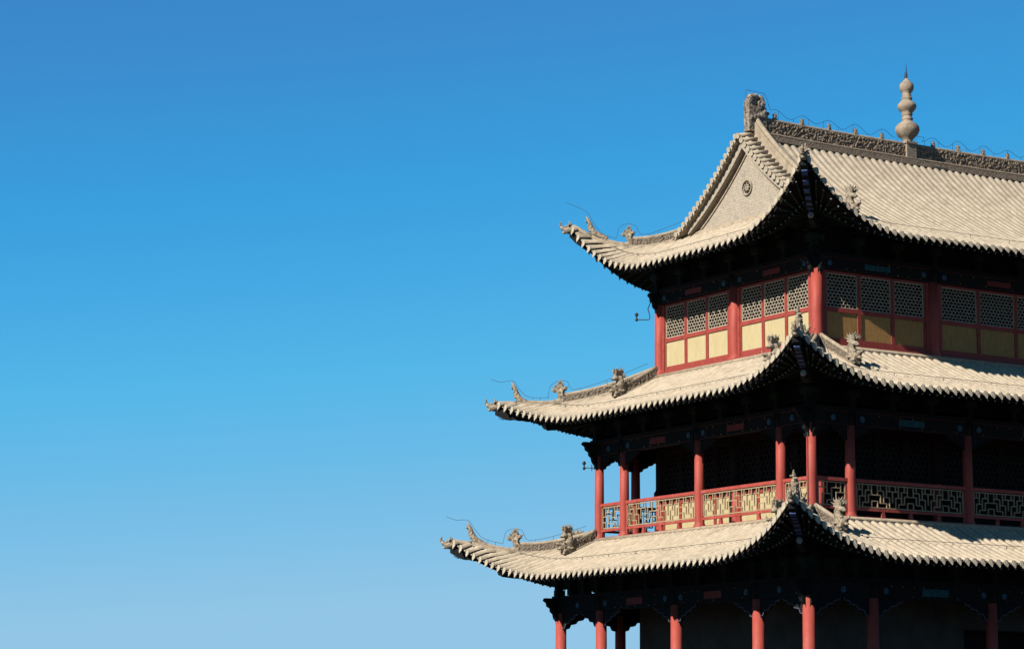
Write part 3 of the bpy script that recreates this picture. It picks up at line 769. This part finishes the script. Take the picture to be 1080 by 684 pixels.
# ---- upper roof: ridge, gables, finial
L = LV[3]; R = roofs[3]; ZR = zs(L, 1, LX/2, -B)
random.seed(11)
def ridge_z(x):     # slight sag in the middle
    t = abs(x-LX/2)/(LX/2-.6); return ZR + .06*max(0, t)**3
X0, X1 = .72, LX-.72
def rp(x, dz): return Vector((x, B, ridge_z(x)+dz))
xs = [X0+(X1-X0)*k/24 for k in range(25)]
m = MB(); band(m, [rp(x, -.12) for x in xs], .34, .16, .004, 3, 1); m.tube([rp(x, .02)+Vector((0,-.13,0)) for x in xs], .045, 8, 1); m.tube([rp(x, .02)+Vector((0,.13,0)) for x in xs], .045, 8, 1)
m.build('ridge_base', ['brown', 'brown'], R)
m = MB(); band(m, [rp(x, .06) for x in xs], .20, .36, .03, 9, 0, fine=.04); m.tube([rp(x, .44) for x in xs], .06, 8, 1)
m.build('carved_main_ridge', ['main_carved', 'ridge'], R)
for k in range(-5, 6):
    x = LX/2 + k*.93
    if k == 0: continue
    put(meK, 'ridge_bud', rp(x, .52), random.uniform(-.3,.3), R, 1.15)
put(meC, 'ridge_end_dragon', rp(X0+.02, .44), 0, R, 1.18); put(meC, 'ridge_end_dragon', rp(X1-.02, .42), PI, R, 1.12)
# finial
m = MB(); m.box(LX/2-.17, LX/2+.17, B-.17, B+.17, ZR-.05, ZR+.50)
m.box(LX/2-.20, LX/2+.20, B-.20, B+.20, ZR+.44, ZR+.50)
prof = [(.0,.46),(.15,.46),(.15,.52),(.12,.57),(.13,.62),(.19,.68),(.27,.77),(.315,.88),(.30,.97),(.24,1.05),(.15,1.11),(.125,1.14),(.15,1.17),(.15,1.21),(.12,1.24),(.12,1.28),(.15,1.31),(.13,1.35),(.17,1.40),(.23,1.47),(.245,1.53),(.23,1.59),(.17,1.66),(.12,1.70),(.14,1.73),(.14,1.77),(.11,1.80),(.12,1.86),(.10,1.89),(.15,1.94),(.18,2.01),(.188,2.08),(.17,2.15),(.11,2.21),(.07,2.25),(.04,2.30),(0,2.30)]
m.lathe((LX/2, B, ZR-.07), [(r*1.09, z*1.045) for r, z in prof], 28)
fin = m.build('finial', 'finial', R)
m = MB(); m.lathe((LX/2, B, ZR), [(.045,2.28),(.03,2.36),(.035,2.42),(.016,2.53),(.004,2.78),(0,2.78)], 8); m.lathe((LX/2-.05, B+.02, ZR), [(.012,2.2),(.010,2.35),(.003,2.52),(0,2.52)], 6)
m.build('finial_spike', 'metal', fin)
# ridge wire
m = MB(); pts = []
for i in range(241):
    x = X0-.3+(X1-X0+.6)*i/240; ph = (x-LX/2)/.93
    h = .66+.10*math.cos(2*PI*(ph))*1 + .02*math.sin(5*x)
    if abs(x-LX/2) < .42: h = .62
    if x < X0+.42 or x > X1-.42: h = 1.15
    y = B-.02 if abs(x-LX/2) > .42 else B-.36
    pts.append(Vector((x, y, ridge_z(x)+h)))
for _ in range(3): pts = [pts[0]]+[(pts[i-1]+pts[i]*2+pts[i+1])/4 for i in range(1, len(pts)-1)]+[pts[-1]]
m.tube(pts, WR, 5)
m.tube([pts[0], pts[0]-Vector((.06,0,.4)), rp(X0-.3, .2)], WR, 5)
for i in range(12, 240, 11): m.tube([pts[i], Vector((pts[i].x, B, ridge_z(pts[i].x)+.45))], .005, 5)
m.build('ridge_wire', 'wire', R)
# gables at both ends
def mz(y): return zs(L, 1, LX/2, -min(y, LY-y))      # main slope height at Y
GX = .45
for end in (0, 1):
    fx = (lambda x: x) if end == 0 else (lambda x: LX-x)
    zb = L['zm']+fprof(L, L['em']+GX) - .05
    ys = [.45+(LY-.9)*k/48 for k in range(49)]
    top = [(y, mz(y)-.03) for y in ys]
    m = MB(); pl = [(ys[0], zb)]+top+[(ys[-1], zb)]
    vs = [(fx(GX), y, z) for y, z in pl]; vs2 = [(fx(GX+.3), y, z) for y, z in pl]; n = len(pl)
    # build as column strips so it stays planar
    for (y0, z0), (y1, z1) in zip(top, top[1:]):
        m.add([(fx(GX),y0,zb),(fx(GX),y1,zb),(fx(GX),y1,z1),(fx(GX),y0,z0),(fx(GX+.3),y0,zb),(fx(GX+.3),y1,zb),(fx(GX+.3),y1,z1),(fx(GX+.3),y0,z0)], [(0,1,2,3),(7,6,5,4)])
    gb = m.build('gable_wall', 'gable', R, recalc=False)
    # moulded strips following the rake
    m = MB()
    for off, th in ((.30, .05), (.43, .035)):
        for half in (0, 1):
            pts = []
            for k in range(20):
                y = .95+(B-.95)*k/19; yy = y if half == 0 else LY-y
                z = mz(y)-off-.12*(k/19)
                pts.append((yy, z))
            pts = [p for p in pts if p[1] > zb+.1]
            for a, b_ in zip(pts, pts[1:]):
                m.hexa([(fx(GX-th),a[0],a[1]),(fx(GX-th),b_[0],b_[1]),(fx(GX-th),b_[0],b_[1]+.045),(fx(GX-th),a[0],a[1]+.045),
                        (fx(GX+.02),a[0],a[1]),(fx(GX+.02),b_[0],b_[1]),(fx(GX+.02),b_[0],b_[1]+.045),(fx(GX+.02),a[0],a[1]+.045)])
    m.build('rake_moulding', 'ridge', gb)
    m = MB()
    for half in (0, 1):
        yv = [.95+(B-.95)*k/24 for k in range(25)]
        for y0, y1 in zip(yv, yv[1:]):
            Y0, Y1 = (y0, y1) if half == 0 else (LY-y0, LY-y1)
            a0 = mz(y0)-.27-.12*(y0-.95)/(B-.95); a1 = mz(y1)-.27-.12*(y1-.95)/(B-.95)
            m.hexa([(fx(.27),Y0,a0),(fx(.27),Y1,a1),(fx(GX+.01),Y1,a1),(fx(GX+.01),Y0,a0),(fx(.27),Y0,mz(y0)-.08),(fx(.27),Y1,mz(y1)-.08),(fx(GX+.01),Y1,mz(y1)-.08),(fx(GX+.01),Y0,mz(y0)-.08)])
    m.build('barge_course', 'gable', gb)
    # round vent
    cz = 15.72; m = MB(); c = Vector((fx(GX), B, cz)); nn = 28
    sgn = -1 if end == 0 else 1
    ring = [c+Vector((sgn*.03, .20*math.cos(2*PI*k/nn), .20*math.sin(2*PI*k/nn))) for k in range(nn+1)]
    m.tube(ring, .02, 6, 0, cap=False)
    m.build('vent_ring', 'ridge', gb)
    m = MB()
    m.add([c+Vector((sgn*.012, .145*math.cos(2*PI*k/nn), .145*math.sin(2*PI*k/nn))) for k in range(nn)], [tuple(range(nn))])
    m.build('vent', 'dark', gb)
    m = MB(); 
    for k in range(4):
        a = PI*k/4; v = Vector((0, math.cos(a), math.sin(a)))*.142; m.tube([c+Vector((sgn*.02,0,0))-v, c+Vector((sgn*.02,0,0))+v], .010, 5)
    m.tube([c+Vector((sgn*.025, .07*math.cos(2*PI*k/16), .07*math.sin(2*PI*k/16))) for k in range(17)], .016, 5, 0, cap=False)
    m.build('vent_tracery', 'gable', gb)
    # rake tiles: short barrels pointing out over the gable
    m = MB()
    for half in (0, 1):
        s_ = .0
        y = .62
        while y < B-.06:
            yy = y if half == 0 else LY-y; z = mz(y)+.02
            a = Vector((fx(.62), yy, z+.05)); b_ = Vector((fx(.10), yy, z-.045))
            m.tube([a, b_], [.062,.07], 8); m.tube([b_, b_+(b_-a).normalized()*.02], .076, 10, 1)
            sl = (mz(y+.01)-mz(y))/.01; dy = .205/math.sqrt(1+sl*sl)
            ym = y+dy/2; yym = ym if half == 0 else LY-ym; zm_ = mz(ym)
            # drip tongue
            q = [(-.05,.03),(.05,.03),(.045,-.04),(0,-.11),(-.045,-.04)]
            m.add([(fx(.13), yym+p, zm_-.02+w_) for p, w_ in q]+[(fx(.155), yym+p, zm_-.02+w_) for p, w_ in q], [(0,1,2,3,4),(9,8,7,6,5)]+[(i,(i+1)%5,5+(i+1)%5,5+i) for i in range(5)], 1)
            y += dy
        # bed slab under the rake tiles
        yv = [.45+(B-.45)*k/24 for k in range(25)]
        for y0, y1 in zip(yv, yv[1:]):
            Y0, Y1 = (y0, y1) if half == 0 else (LY-y0, LY-y1)
            m.hexa([(fx(.17),Y0,mz(y0)-.075),(fx(.17),Y1,mz(y1)-.075),(fx(.62),Y1,mz(y1)-.06),(fx(.62),Y0,mz(y0)-.06),(fx(.17),Y0,mz(y0)-.02),(fx(.17),Y1,mz(y1)-.02),(fx(.62),Y1,mz(y1)+.02),(fx(.62),Y0,mz(y0)+.02)])
    m.build('rake_tiles', ['tile', 'tile_end'], R)
    # sloping ridges down both rakes
    for half in (0, 1):
        pts = []
        for k in range(25):
            y = -.50+(B-.04+.50)*k/24; z = zs(L, 1, .8, -y)
            pts.append(Vector((fx(.72), y if half == 0 else LY-y, z)))
        m = MB(); band(m, pts, .20, lambda f: .22+.26*f, .008, 4, 0, .07); m.tube([p+Vector((0,0,.02)) for p in pts], .13, 8)
        m.build('rake_ridge', 'ridge', R)
        put(meB[0 if half == 0 else 2], 'dragon_head', pts[0]+Vector((0, -.05 if half == 0 else .05, .06)), -PI/2 if half == 0 else PI/2, R, 1.15)
    # skirt flashing along the foot of the gable
    m = MB(); m.hexa([(fx(GX-.10),.55,zb+.03),(fx(GX-.10),LY-.55,zb+.03),(fx(GX+.02),LY-.55,zb+.03),(fx(GX+.02),.55,zb+.03),(fx(GX-.05),.55,zb+.14),(fx(GX-.05),LY-.55,zb+.14),(fx(GX+.02),LY-.55,zb+.20),(fx(GX+.02),.55,zb+.20)])
    m.build('gable_flashing', 'ridge', R)

# ---- cable conduit and small devices
m = MB(); m.tube([(-G2-.13,-G2-.02,6.6),(-G2-.13,-G2-.02,9.0)], .012, 6); m.build('cable_conduit', 'metal', tower)
def arm_device(loc, label, kind):
    e = bpy.data.objects.new('arm_bracket', None); e.location = loc; col.objects.link(e)
    tag(e, label, 'bracket')
    x, y, z = loc
    d = Vector((-.53, .85, 0)).normalized()*.0+Vector((-.85,.53,0))
    def q(a, h): return Vector(loc)+d*a+Vector((0,0,h))
    m = MB()
    if kind == 0: m.tube([q(-.12,.85), q(-.04,.55), q(0,.42), q(.05,.30), q(0,.12), q(0,.03), q(.04,0), q(.34,.0)], .013, 6)
    else: m.tube([q(-.14,.0), q(.28,.02)], .012, 6); m.tube([q(.05,-.07), q(.05,.10)], .012, 6)
    o = m.build('arm', 'metal', e)
    m = MB(); c = q(.36 if kind == 0 else .26, 0)
    m.lathe(tuple(c), [(0,-.04),(.03,-.04),(.045,0),(.02,.04),(.02,.09),(.05,.12),(.05,.16),(.02,.19),(0,.2)], 10)
    m.build('fitting', 'metal', e)
arm_device((-.15, 2*B+.28, 12.62), 'small dark fitting on a bent metal arm beside the top storey far left column', 0)
arm_device((-G2-.12, 2*B+G2+.1, 8.55), 'small dark fitting on a short arm beside the far left gallery column', 1)
